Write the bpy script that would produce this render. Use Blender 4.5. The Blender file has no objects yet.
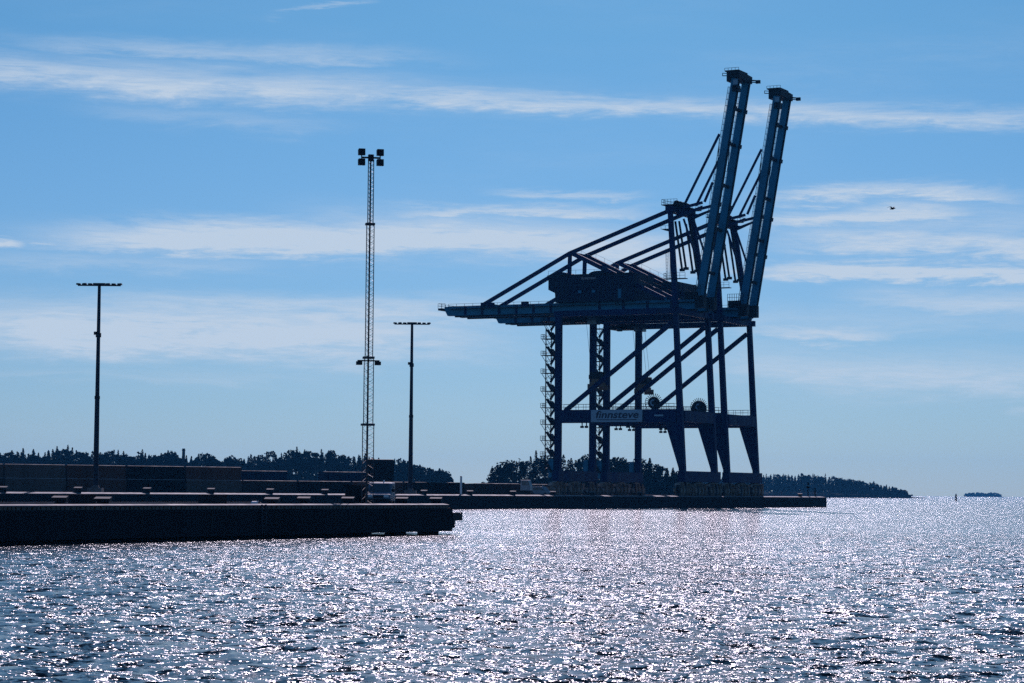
import bpy, bmesh, math, random
import numpy as np
from mathutils import Vector, Matrix
R = math.radians
S = bpy.context.scene
COL = S.collection
rng = random.Random(7)

# ------------------------------------------------------------------ camera
FPX, PITCH, ROLL, EYE = 2415.0, R(3.563), R(0.462), 3.2
CX, CY = 512.0, 341.5
cd = bpy.data.cameras.new('camera')
cam = bpy.data.objects.new('camera', cd)
COL.objects.link(cam)
cd.sensor_fit = 'HORIZONTAL'; cd.sensor_width = 36.0; cd.lens = 36.0 * FPX / 1024.0
cd.clip_start = 0.5; cd.clip_end = 60000
c_, s_ = math.cos(ROLL), math.sin(ROLL)
Rv = Vector((1, 0, 0)); Uv = Vector((0, -math.sin(PITCH), math.cos(PITCH))); Fv = Vector((0, math.cos(PITCH), math.sin(PITCH)))
cr = Rv * c_ + Uv * s_; cu = -Rv * s_ + Uv * c_
M = Matrix((cr, cu, -Fv)).transposed().to_4x4(); M.translation = (0, 0, EYE)
cam.matrix_world = M
S.camera = cam

def ray(px, py):
    dx, dy = px - CX, py - CY
    x = dx * c_ + dy * s_; y = -dx * s_ + dy * c_
    return Rv * x - Uv * y + Fv * FPX
def at(px, py, Y):
    """the point of the place seen at a picture position, Y metres ahead"""
    r = ray(px, py); return Vector((0, 0, EYE)) + r * (Y / r.y)
def at_z(px, Y, z):
    p = at(px, 490, Y); return Vector((p.x, Y, z))

# ------------------------------------------------------------------ world, sun, exposure
SUN_EL, SUN_AZ = R(31), R(2.5)
SKY_STRENGTH, SUN_STRENGTH, EXPOSURE = 0.07, 4.5, 0.0
w = bpy.data.worlds.new('World'); S.world = w; w.use_nodes = True
nt = w.node_tree; nt.nodes.clear()
def nd(tree, typ, **kw):
    n = tree.nodes.new(typ)
    for k, v in kw.items(): setattr(n, k, v)
    return n
def mth(tree, op, a, b=None, c=None, clamp=False):
    n = tree.nodes.new('ShaderNodeMath'); n.operation = op; n.use_clamp = clamp
    for i, v in enumerate((a, b, c)):
        if v is None: continue
        if isinstance(v, (int, float)): n.inputs[i].default_value = v
        else: tree.links.new(v, n.inputs[i])
    return n.outputs[0]
def build_world():
    L = nt.links.new
    sky = nd(nt, 'ShaderNodeTexSky', sky_type='NISHITA', sun_disc=False)
    sky.sun_elevation = SUN_EL; sky.sun_rotation = SUN_AZ
    sky.altitude = 0; sky.air_density = 1.0; sky.dust_density = 0.35; sky.ozone_density = 2.0
    tint = nd(nt, 'ShaderNodeMix', data_type='RGBA', blend_type='MULTIPLY')
    tint.inputs['Factor'].default_value = 1.0
    tc = nd(nt, 'ShaderNodeTexCoord'); sep = nd(nt, 'ShaderNodeSeparateXYZ')
    L(tc.outputs['Generated'], sep.inputs[0])
    x, y, z = sep.outputs
    az = mth(nt, 'MULTIPLY', mth(nt, 'ARCTAN2', x, y), 180 / math.pi)
    el = mth(nt, 'MULTIPLY', mth(nt, 'ARCSINE', z), 180 / math.pi)
    # cooler towards the horizon, as the camera's daylight balance shows it
    tm = nd(nt, 'ShaderNodeMix', data_type='RGBA'); tm.inputs['A'].default_value = TINT_LOW; tm.inputs['B'].default_value = SKY_TINT
    L(mth(nt, 'DIVIDE', el, 11.0, clamp=True), tm.inputs['Factor'])
    L(sky.outputs[0], tint.inputs['A']); L(tm.outputs['Result'], tint.inputs['B'])
    cmb = nd(nt, 'ShaderNodeCombineXYZ')
    L(mth(nt, 'MULTIPLY', az, 0.16), cmb.inputs[0]); L(mth(nt, 'MULTIPLY', el, 0.95), cmb.inputs[1])
    def noise(vec, scale, detail, rough, dist=0.0, off=0.0):
        n = nd(nt, 'ShaderNodeTexNoise'); n.noise_dimensions = '3D'
        n.inputs['Scale'].default_value = scale; n.inputs['Detail'].default_value = detail
        n.inputs['Roughness'].default_value = rough; n.inputs['Distortion'].default_value = dist
        if off:
            a = nd(nt, 'ShaderNodeVectorMath', operation='ADD'); L(vec, a.inputs[0]); a.inputs[1].default_value = (off, off * .7, off * .3); vec = a.outputs[0]
        L(vec, n.inputs['Vector']); return n
    n1 = noise(cmb.outputs[0], 1.1, 8, 0.64, 0.6)
    n2 = noise(cmb.outputs[0], 4.5, 8, 0.68, 0.5, 5.2)
    n3 = noise(cmb.outputs[0], 0.45, 3, 0.5, 0.0, 11.0)
    # wavy edges: bend the elevation with noise
    wob = mth(nt, 'MULTIPLY', mth(nt, 'SUBTRACT', n1.outputs[0], 0.5), 1.1)
    wob2 = mth(nt, 'MULTIPLY', mth(nt, 'SUBTRACT', n2.outputs[0], 0.5), 0.5)
    elw = mth(nt, 'ADD', mth(nt, 'ADD', el, wob), wob2)
    total = None
    for (x0, y0, x1, y1, wpx, amp, soft) in CLOUDS:
        def ang(px, py):
            d = ray(px, py).normalized(); return math.degrees(math.atan2(d.x, d.y)), math.degrees(math.asin(d.z))
        a0, e0 = ang(x0, y0); a1, e1 = ang(x1, y1)
        ca, ce = (a0 + a1) / 2, (e0 + e1) / 2; ln = math.hypot(a1 - a0, e1 - e0); th = math.atan2(e1 - e0, a1 - a0)
        da = mth(nt, 'SUBTRACT', az, ca); de = mth(nt, 'SUBTRACT', elw, ce)
        al = mth(nt, 'ADD', mth(nt, 'MULTIPLY', da, math.cos(th)), mth(nt, 'MULTIPLY', de, math.sin(th)))
        pe = mth(nt, 'SUBTRACT', mth(nt, 'MULTIPLY', de, math.cos(th)), mth(nt, 'MULTIPLY', da, math.sin(th)))
        wdeg = wpx * 360 / (2 * math.pi * FPX)
        g = mth(nt, 'POWER', mth(nt, 'ABSOLUTE', mth(nt, 'DIVIDE', pe, wdeg)), soft)
        amp *= 1.5; h = mth(nt, 'POWER', mth(nt, 'ABSOLUTE', mth(nt, 'DIVIDE', al, ln * .5)), 4.0)
        m = mth(nt, 'MULTIPLY', mth(nt, 'EXPONENT', mth(nt, 'MULTIPLY', mth(nt, 'ADD', g, h), -1.0)), amp)
        total = m if total is None else mth(nt, 'MAXIMUM', total, m)
    # cirrus elsewhere in the sky
    veil = nd(nt, 'ShaderNodeMapRange'); L(n3.outputs[0], veil.inputs[0])
    veil.inputs[1].default_value = .5; veil.inputs[2].default_value = .8; veil.inputs[3].default_value = 0; veil.inputs[4].default_value = .22
    cm2 = nd(nt, 'ShaderNodeCombineXYZ'); L(mth(nt, 'MULTIPLY', az, 0.13), cm2.inputs[0]); L(mth(nt, 'ADD', mth(nt, 'MULTIPLY', el, 1.5), mth(nt, 'MULTIPLY', az, .03)), cm2.inputs[1])
    n4 = noise(cm2.outputs[0], 7.0, 6, 0.7, 0.8, 3.3)      # fine fibres
    brk = nd(nt, 'ShaderNodeMapRange'); L(mth(nt, 'ADD', mth(nt, 'ADD', mth(nt, 'MULTIPLY', n2.outputs[0], .4), mth(nt, 'MULTIPLY', n1.outputs[0], .3)), mth(nt, 'MULTIPLY', n4.outputs[0], .3)), brk.inputs[0])
    brk.inputs[1].default_value = .38; brk.inputs[2].default_value = .60; brk.inputs[3].default_value = .35; brk.inputs[4].default_value = 1.2
    op = mth(nt, 'MULTIPLY', mth(nt, 'ADD', total, mth(nt, 'MULTIPLY', veil.outputs[0], n2.outputs[0])), brk.outputs[0], clamp=True)
    op = mth(nt, 'MULTIPLY', mth(nt, 'MINIMUM', op, .9), mth(nt, 'GREATER_THAN', el, 0.0))
    mix = nd(nt, 'ShaderNodeMix', data_type='RGBA')
    L(op, mix.inputs['Factor']); L(tint.outputs['Result'], mix.inputs['A']); mix.inputs['B'].default_value = CLOUD_COL
    bg = nd(nt, 'ShaderNodeBackground'); bg.inputs['Strength'].default_value = SKY_STRENGTH
    L(mix.outputs['Result'], bg.inputs['Color'])
    out = nd(nt, 'ShaderNodeOutputWorld'); L(bg.outputs[0], out.inputs['Surface'])
SKY_TINT = (0.27, 0.60, 0.90, 1); TINT_LOW = (0.35, 0.55, 1.0, 1)
CLOUD_COL = (7.9, 9.3, 11.0, 1)
CLOUDS = [  # streaks of high cloud as seen from the shore: start, end, half width, density, edge
    (-150, 62, 420, 92, 15, .55, 2.2), (200, 82, 1150, 119, 8.0, .52, 2.0), (20, 44, 420, 58, 8, .30, 2.0),
    (90, 108, 330, 125, 10, .18, 2.0), (80, 236, 640, 240, 15, .95, 3.0), (330, 228, 720, 258, 22, .75, 2.4), (400, 208, 640, 212, 6, .6, 2.0),
    (-40, 244, 22, 242, 5, .9, 2.0), (28, 241, 60, 241, 3, .4, 2.0),
    (60, 306, 560, 312, 13, .55, 2.4), (-90, 322, 470, 338, 24, .80, 2.4), (-60, 262, 260, 264, 9, .22, 2.0),
    (500, 190, 640, 196, 4, .4, 2.0), (770, 197, 1010, 196, 7, .75, 2.0), (760, 222, 970, 214, 9, .8, 2.0), (790, 242, 1100, 250, 12, .75, 2.6),
    (740, 270, 1110, 274, 8, .9, 2.8), (850, 300, 1100, 303, 13, .45, 2.2), (740, 334, 890, 332, 8, .55, 2.2), (700, 362, 1130, 384, 20, .45, 2.4),
    (1000, 398, 1060, 400, 8, .35, 2.0), (760, 232, 1120, 226, 26, .30, 2.0), (560, 318, 1100, 322, 14, .22, 2.0), (-60, 372, 300, 378, 6, .16, 2.0), (620, 150, 660, 187, 3, .0, 2.0), (280, 14, 370, -2, 2.2, .28, 2.0),
]
build_world()
sl = bpy.data.lights.new('sun', 'SUN'); sl.energy = SUN_STRENGTH; sl.angle = R(0.5); sl.color = (1.0, 0.86, 1.0)
so = bpy.data.objects.new('sun', sl); COL.objects.link(so)
sv = Vector((math.sin(SUN_AZ) * math.cos(SUN_EL), math.cos(SUN_AZ) * math.cos(SUN_EL), math.sin(SUN_EL)))
so.rotation_euler = (-sv).to_track_quat('-Z', 'Y').to_euler(); so.location = sv * 200
S.view_settings.view_transform = 'Standard'; S.view_settings.look = 'None'
S.view_settings.exposure = EXPOSURE; S.view_settings.gamma = 1.0; S.view_settings.use_curve_mapping = False
S.render.engine = 'CYCLES'
S.cycles.use_denoising = False
S.cycles.max_bounces = 5; S.cycles.diffuse_bounces = 2; S.cycles.glossy_bounces = 3; S.cycles.volume_bounces = 1
S.cycles.sample_clamp_indirect = 2.0; S.cycles.sample_clamp_direct = 15.0
S.cycles.caustics_reflective = False; S.cycles.caustics_refractive = False

# ------------------------------------------------------------------ materials
def mat(name, col, rough=0.6, var=0.25, scale=1.5, metal=0.0, spec=0.4, streak=False):
    m = bpy.data.materials.new(name); m.use_nodes = True
    t = m.node_tree; b = t.nodes['Principled BSDF']; L = t.links.new
    b.inputs['Roughness'].default_value = rough; b.inputs['Metallic'].default_value = metal
    b.inputs['Specular IOR Level'].default_value = spec
    tc = nd(t, 'ShaderNodeTexCoord'); mp = nd(t, 'ShaderNodeMapping')
    mp.inputs['Scale'].default_value = (scale, scale, scale * (.25 if streak else 1))
    L(tc.outputs['Object'], mp.inputs[0])
    n = nd(t, 'ShaderNodeTexNoise'); n.inputs['Scale'].default_value = 1.0; n.inputs['Detail'].default_value = 5; n.inputs['Roughness'].default_value = .62
    L(mp.outputs[0], n.inputs['Vector'])
    mr = nd(t, 'ShaderNodeMapRange'); L(n.outputs[0], mr.inputs[0])
    mr.inputs[1].default_value = .3; mr.inputs[2].default_value = .7; mr.inputs[3].default_value = 1 - var; mr.inputs[4].default_value = 1 + var
    mx = nd(t, 'ShaderNodeVectorMath', operation='SCALE'); mx.inputs[0].default_value = col[:3]; L(mr.outputs[0], mx.inputs['Scale'])
    L(mx.outputs[0], b.inputs['Base Color'])
    mr2 = nd(t, 'ShaderNodeMapRange'); L(n.outputs[0], mr2.inputs[0])
    mr2.inputs[1].default_value = .3; mr2.inputs[2].default_value = .7; mr2.inputs[3].default_value = max(.05, rough - .12); mr2.inputs[4].default_value = min(1, rough + .12)
    L(mr2.outputs[0], b.inputs['Roughness'])
    return m
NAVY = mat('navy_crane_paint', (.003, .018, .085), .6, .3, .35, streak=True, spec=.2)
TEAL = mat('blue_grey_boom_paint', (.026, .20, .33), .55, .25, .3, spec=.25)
HOUSEB = mat('dark_blue_house_paint', (.004, .014, .04), .6, .2, .3, spec=.2)
DARK = mat('dark_steel', (.008, .012, .018), .65, .3, 1.0, spec=.25)
RUST = mat('weathered_brown_steel', (.24, .16, .11), .8, .6, 2.2, spec=.2)
TAN = mat('greyish_brown_machinery', (.30, .25, .21), .8, .65, 1.3, spec=.2)
YELLOW = mat('dirty_yellow_paint', (.22, .13, .03), .6, .35, 1.0)
GREY = mat('grey_galvanised_steel', (.045, .055, .07), .6, .25, 2.0, spec=.2)
SIGNG = mat('grey_blue_sign_panel', (.27, .42, .52), .5, .12, .5)
LETTER = mat('navy_letter_paint', (.006, .014, .045), .5, .05, 1)
PALEL = mat('pale_letter_paint', (.55, .55, .52), .5, .05, 1)
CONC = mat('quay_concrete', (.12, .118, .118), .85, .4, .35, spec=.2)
CONCF = mat('shade_dark_stained_concrete', (.02, .024, .03), .95, .55, .22, streak=True, spec=.15)  # concrete in shade: the shade is put into the colour, with streaky staining
KERB = mat('pale_kerb_concrete', (.17, .165, .17), .8, .4, .8, spec=.15)
RAIL_DIM = mat('dimmed_sunlit_rail', (.05, .05, .055), .8, .6, .5, spec=.15)  # same rail toned down in colour where the sun strikes it
RAIL_SEAM = mat('painted_seam_light_rail', (.45, .44, .44), .7, .5, .3, spec=.2)  # lower tier: the bright seam light is put into the rail colour
GUTTER = mat('stained_gutter', (.11, .105, .11), .9, .6, .6, spec=.1)
TIMBER = mat('weathered_timber', (.16, .13, .11), .85, .4, 1.5)
ASPH = mat('yard_asphalt', (.05, .05, .052), .9, .3, .12, spec=.1)
RUBBER = mat('black_rubber', (.012, .012, .013), .8, .2, 2)
WHITE = mat('white_paint', (.75, .76, .78), .4, .08, 2)
GLASS = mat('dark_glass', (.05, .08, .10), .08, .1, 1, spec=.6)
RED = mat('red_lamp_glass', (.25, .02, .015), .3, .1, 2)
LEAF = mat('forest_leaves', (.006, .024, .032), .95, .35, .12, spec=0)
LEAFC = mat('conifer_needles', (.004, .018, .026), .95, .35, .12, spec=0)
BARK = mat('bark', (.08, .06, .05), .9, .3, .5)
ROCK = mat('shore_rock', (.03, .035, .035), .95, .4, .05, spec=0)
SOIL = mat('forest_soil', (.05, .055, .035), .95, .4, .05)

# ------------------------------------------------------------------ mesh helpers
class MB:
    def __init__(s): s.v = []; s.f = []
    def add(s, vs, fs):
        o = len(s.v); s.v += [tuple(p) for p in vs]; s.f += [tuple(i + o for i in f) for f in fs]; return s
    def box(s, x0, x1, y0, y1, z0, z1):
        return s.add([(x0,y0,z0),(x1,y0,z0),(x1,y1,z0),(x0,y1,z0),(x0,y0,z1),(x1,y0,z1),(x1,y1,z1),(x0,y1,z1)],
                     [(0,3,2,1),(4,5,6,7),(0,1,5,4),(1,2,6,5),(2,3,7,6),(3,0,4,7)])
    def beam(s, p, q, wa, wb, wa2=None, wb2=None, side=(0, 1, 0)):
        """box bar from p to q; wb is its width along `side`, wa across it"""
        p, q = Vector(p), Vector(q); d = (q - p).normalized(); sd = Vector(side)
        sd = sd - d * sd.dot(d)
        if sd.length < 1e-4: sd = Vector((1, 0, 0)) - d * d.x
        sd.normalize(); n = d.cross(sd)
        wa2 = wa if wa2 is None else wa2; wb2 = wb if wb2 is None else wb2
        vs = []
        for c, a, b in ((p, wa, wb), (q, wa2, wb2)):
            for i, j in ((-1,-1),(1,-1),(1,1),(-1,1)): vs.append(c + n * (i * a / 2) + sd * (j * b / 2))
        return s.add(vs, [(3,2,1,0),(4,5,6,7),(0,1,5,4),(1,2,6,5),(2,3,7,6),(3,0,4,7)])
    def tube(s, p, q, r, r2=None, n=8):
        p, q = Vector(p), Vector(q); d = (q - p).normalized(); a = d.orthogonal().normalized(); b = d.cross(a)
        r2 = r if r2 is None else r2; vs = []
        for c, rr in ((p, r), (q, r2)):
            for i in range(n):
                t = 2 * math.pi * i / n; vs.append(c + a * (rr * math.cos(t)) + b * (rr * math.sin(t)))
        fs = [(i, (i + 1) % n, n + (i + 1) % n, n + i) for i in range(n)] + [tuple(range(n - 1, -1, -1)), tuple(range(n, 2 * n))]
        return s.add(vs, fs)
    def prism(s, pts, axis, lo, hi):
        """polygon pts (2-D) swept along an axis: 'y' takes (x,z), 'x' takes (y,z), 'z' takes (x,y)"""
        k = len(pts); vs = []
        for t in (lo, hi):
            for a, b in pts: vs.append({'y': (a, t, b), 'x': (t, a, b), 'z': (a, b, t)}[axis])
        return s.add(vs, [tuple(range(k))[::-1], tuple(range(k, 2 * k))] + [(i, (i + 1) % k, k + (i + 1) % k, k + i) for i in range(k)])
    def rail(s, p, q, h=1.1, step=2.0, r=0.045, mids=2):
        p, q = Vector(p), Vector(q); n = max(1, int(round((q - p).length / step))); up = Vector((0, 0, h))
        for i in range(n + 1):
            c = p.lerp(q, i / n); s.tube(c, c + up, r, n=4)
        for j in range(mids): s.tube(p + up * ((j + 1) / mids), q + up * ((j + 1) / mids), r, n=4)
        return s
    def build(s, name, material, parent=None, bevel=0):
        me = bpy.data.meshes.new(name); me.from_pydata(s.v, [], s.f); me.update()
        bm = bmesh.new(); bm.from_mesh(me); bmesh.ops.recalc_face_normals(bm, faces=bm.faces); bm.to_mesh(me); bm.free()
        for m in (material if isinstance(material, (list, tuple)) else [material]): me.materials.append(m)
        o = bpy.data.objects.new(name, me); COL.objects.link(o)
        if parent: o.parent = parent
        if bevel:
            b = o.modifiers.new('soft_edges', 'BEVEL'); b.width = bevel; b.segments = 2; b.limit_method = 'ANGLE'
        return o
def tag(o, label=None, cat=None, group=None, kind=None):
    if label: o['label'] = label
    if cat: o['category'] = cat
    if group: o['group'] = group
    if kind: o['kind'] = kind
    return o
def empty(name, loc, rz=0.0):
    o = bpy.data.objects.new(name, None); COL.objects.link(o); o.location = loc; o.rotation_euler = (0, 0, rz); o.empty_display_size = .5
    return o
def copy_tree(o, parent=None, skip=()):
    c = o.copy(); COL.objects.link(c)
    if parent: c.parent = parent
    for ch in list(o.children):
        if ch.name.split('.')[0] in skip: continue
        copy_tree(ch, c, skip)
    return c
def text_mesh(body, size, name, material, parent, loc, rot, depth=.04, shear=0.0, offset=0.0, width=None):
    cu_ = bpy.data.curves.new(name, 'FONT'); cu_.body = body; cu_.size = size; cu_.extrude = depth; cu_.shear = shear; cu_.offset = offset
    cu_.align_x = 'CENTER'; cu_.align_y = 'CENTER'
    t = bpy.data.objects.new(name, cu_); COL.objects.link(t)
    bpy.context.view_layer.update()
    me = bpy.data.meshes.new_from_object(t.evaluated_get(bpy.context.evaluated_depsgraph_get()))
    bpy.data.objects.remove(t); bpy.data.curves.remove(cu_)
    me.materials.clear(); me.materials.append(material)
    if width:
        xs = [v.co.x for v in me.vertices]; k = width / (max(xs) - min(xs))
        for v in me.vertices: v.co.x *= k
    o = bpy.data.objects.new(name, me); COL.objects.link(o); o.parent = parent; o.location = loc; o.rotation_euler = rot
    return o

# ------------------------------------------------------------------ the berth's own axes: t runs along the quay, n points out over the water
TH = R(26.944)
tx, ty = math.sin(TH), math.cos(TH); nx, ny = math.cos(TH), -math.sin(TH)
def tn(t, n, z=0.0): return Vector((t * tx + n * nx, t * ty + n * ny, z))
def to_tn(p): return p.x * tx + p.y * ty, p.x * nx + p.y * ny
QZ = 2.4
QN, QT1 = -206.0, 581.5      # quay face, quay end

# ------------------------------------------------------------------ water
def build_water():
    g = np.random.default_rng(3)
    near = np.concatenate([np.arange(26, 110, .16), np.arange(110, 220, .27)])
    r = [near[-1]]
    while r[-1] < 7600: r.append(r[-1] * 1.012 + .27)
    rows = np.concatenate([near, np.array(r[1:])])
    fine = np.radians(np.linspace(-14.5, 14.5, 560))
    side = np.radians(np.concatenate([np.arange(16, 30, 1.5), np.arange(30, 86, 5)]))
    cols = np.concatenate([-side[::-1], fine, side])
    nr, nc = len(rows), len(cols)
    X = rows[:, None] * np.tan(np.clip(cols, -1.4, 1.4))[None, :]; Y = np.repeat(rows[:, None], nc, 1)
    Z = np.zeros_like(X)
    K = 70
    lam = np.exp(g.uniform(np.log(.45), np.log(2.4), K))
    dirs = R(90 + 12) + g.normal(0, .75, K)
    slope = .14 / math.sqrt(K) * math.sqrt(2) * (lam / 2.2) ** -.12
    for i in range(K):
        k = 2 * math.pi / lam[i]
        fade = np.clip((lam[i] * 110 - Y) / (lam[i] * 60), 0, 1) ** .5
        ph = k * (X * math.cos(dirs[i]) + Y * math.sin(dirs[i])) + g.uniform(0, 6.28)
        Z += fade * slope[i] / k * (np.sin(ph) + .18 * np.sin(2 * ph + 1.2))
    co = np.stack([X, Y, Z], -1).reshape(-1, 3).astype(np.float32)
    i = np.arange(nr - 1)[:, None] * nc + np.arange(nc - 1)[None, :]
    q = np.stack([i, i + 1, i + nc + 1, i + nc], -1).reshape(-1, 4)
    me = bpy.data.meshes.new('water')
    me.vertices.add(len(co)); me.vertices.foreach_set('co', co.ravel())
    me.loops.add(q.size); me.loops.foreach_set('vertex_index', q.ravel().astype(np.int32))
    me.polygons.add(len(q)); me.polygons.foreach_set('loop_start', np.arange(0, q.size, 4, dtype=np.int32))
    me.polygons.foreach_set('use_smooth', np.ones(len(q), bool))
    me.update(calc_edges=True)
    o = bpy.data.objects.new('water', me); COL.objects.link(o); tag(o, kind='structure')
    m = bpy.data.materials.new('harbour_water'); m.use_nodes = True; t = m.node_tree; L = t.links.new
    b = t.nodes['Principled BSDF']
    b.inputs['Base Color'].default_value = (.006, .018, .026, 1); b.inputs['Roughness'].default_value = WATER_ROUGH; b.inputs['IOR'].default_value = 1.33
    geo = nd(t, 'ShaderNodeNewGeometry'); acc = None
    for sc_, k in WATER_RIPPLES:
        n = nd(t, 'ShaderNodeTexNoise'); n.inputs['Scale'].default_value = sc_; n.inputs['Detail'].default_value = 2.0; n.inputs['Roughness'].default_value = .5
        mp = nd(t, 'ShaderNodeMapping'); mp.inputs['Rotation'].default_value = (0, 0, .2); mp.inputs['Scale'].default_value = (.75, 1.15, 1)
        L(geo.outputs['Position'], mp.inputs[0]); L(mp.outputs[0], n.inputs['Vector'])
        sb = nd(t, 'ShaderNodeVectorMath', operation='SUBTRACT'); L(n.outputs['Color'], sb.inputs[0]); sb.inputs[1].default_value = (.5, .5, .5)
        ml = nd(t, 'ShaderNodeVectorMath', operation='MULTIPLY'); L(sb.outputs[0], ml.inputs[0]); ml.inputs[1].default_value = (k, k, 0)
        if acc is None: acc = ml.outputs[0]
        else:
            a = nd(t, 'ShaderNodeVectorMath', operation='ADD'); L(acc, a.inputs[0]); L(ml.outputs[0], a.inputs[1]); acc = a.outputs[0]
    # gusts: broad patches of rougher and smoother water
    gu = nd(t, 'ShaderNodeTexNoise'); gu.inputs['Scale'].default_value = .03; gu.inputs['Detail'].default_value = 4
    L(geo.outputs['Position'], gu.inputs['Vector'])
    mr = nd(t, 'ShaderNodeMapRange'); L(gu.outputs[0], mr.inputs[0]); mr.inputs[1].default_value = .35; mr.inputs[2].default_value = .65; mr.inputs[3].default_value = .75; mr.inputs[4].default_value = 1.2
    sc2 = nd(t, 'ShaderNodeVectorMath', operation='SCALE'); L(acc, sc2.inputs[0]); L(mr.outputs[0], sc2.inputs['Scale'])
    ad = nd(t, 'ShaderNodeVectorMath', operation='ADD'); L(geo.outputs['Normal'], ad.inputs[0]); L(sc2.outputs[0], ad.inputs[1])
    nm = nd(t, 'ShaderNodeVectorMath', operation='NORMALIZE'); L(ad.outputs[0], nm.inputs[0]); L(nm.outputs[0], b.inputs['Normal'])
    me.materials.append(m)
WATER_ROUGH = .13
WATER_RIPPLES = [(1.6, 1.45), (5.0, 2.05), (14.0, 1.7)]
build_water()

# ------------------------------------------------------------------ ground, quay
def slab_from_tn(name, pts, z0, z1, m, kind=None, parent=None):
    mb = MB(); ps = [tn(t, n) for t, n in pts]
    mb.prism([(p.x, p.y) for p in ps], 'z', z0, z1); o = mb.build(name, m, parent)
    if kind: tag(o, kind=kind)
    return o
yard_pts = [(-60, QN - 1.2), (QT1 - 1.2, QN - 1.2), (QT1 - 1.2, QN - 124), (930, -385), (1010, -425), (1060, -720), (1420, -726), (1900, QN - 1100), (1500, -1900), (-60, -1900)]
slab_from_tn('ground', yard_pts, -3, QZ, ASPH, 'structure')
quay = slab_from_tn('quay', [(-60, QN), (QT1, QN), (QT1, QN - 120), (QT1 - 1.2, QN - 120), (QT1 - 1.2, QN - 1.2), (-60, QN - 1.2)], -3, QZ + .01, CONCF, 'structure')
slab_from_tn('quay_apron', [(-60, QN - 1.2), (QT1 - 1.2, QN - 1.2), (QT1 - 1.2, QN - 45), (-60, QN - 45)], QZ, QZ + .008, CONC, 'structure')
# kerb of the quay
mb = MB()
t = 150.0
while t < QT1 - 3:
    a, b = tn(t, QN - .35, QZ + .18), tn(min(t + 11.9, QT1 - .5), QN - .35, QZ + .18)
    q0, q1 = t, min(t + 11.9, QT1 - .5); vs = []
    for tt in (q0, q1):
        for dn, z in ((-.06, 0), (-.06, .06), (-1.35, .26), (-1.5, .26), (-1.5, 0)): vs.append(tn(tt, QN + dn, QZ + .01 + z))
    mb.add(vs, [(0, 1, 2, 3, 4), (9, 8, 7, 6, 5)] + [(i, i + 5, (i + 1) % 5 + 5, (i + 1) % 5) for i in range(5)]); t += 12
tag(mb.build('kerb', KERB), kind='structure')

# far quay: crane rails
mb = MB()
CR_O = Vector((10.62, 553.4, QZ)); ct, cn = to_tn(CR_O)
for dn in (.1, 31.3): mb.beam(tn(250, cn + dn, QZ + .06), tn(QT1 - 6, cn + dn, QZ + .06), .1, .12, side=(nx, ny, 0))
tag(mb.build('crane_rails', DARK), kind='structure')

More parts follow.
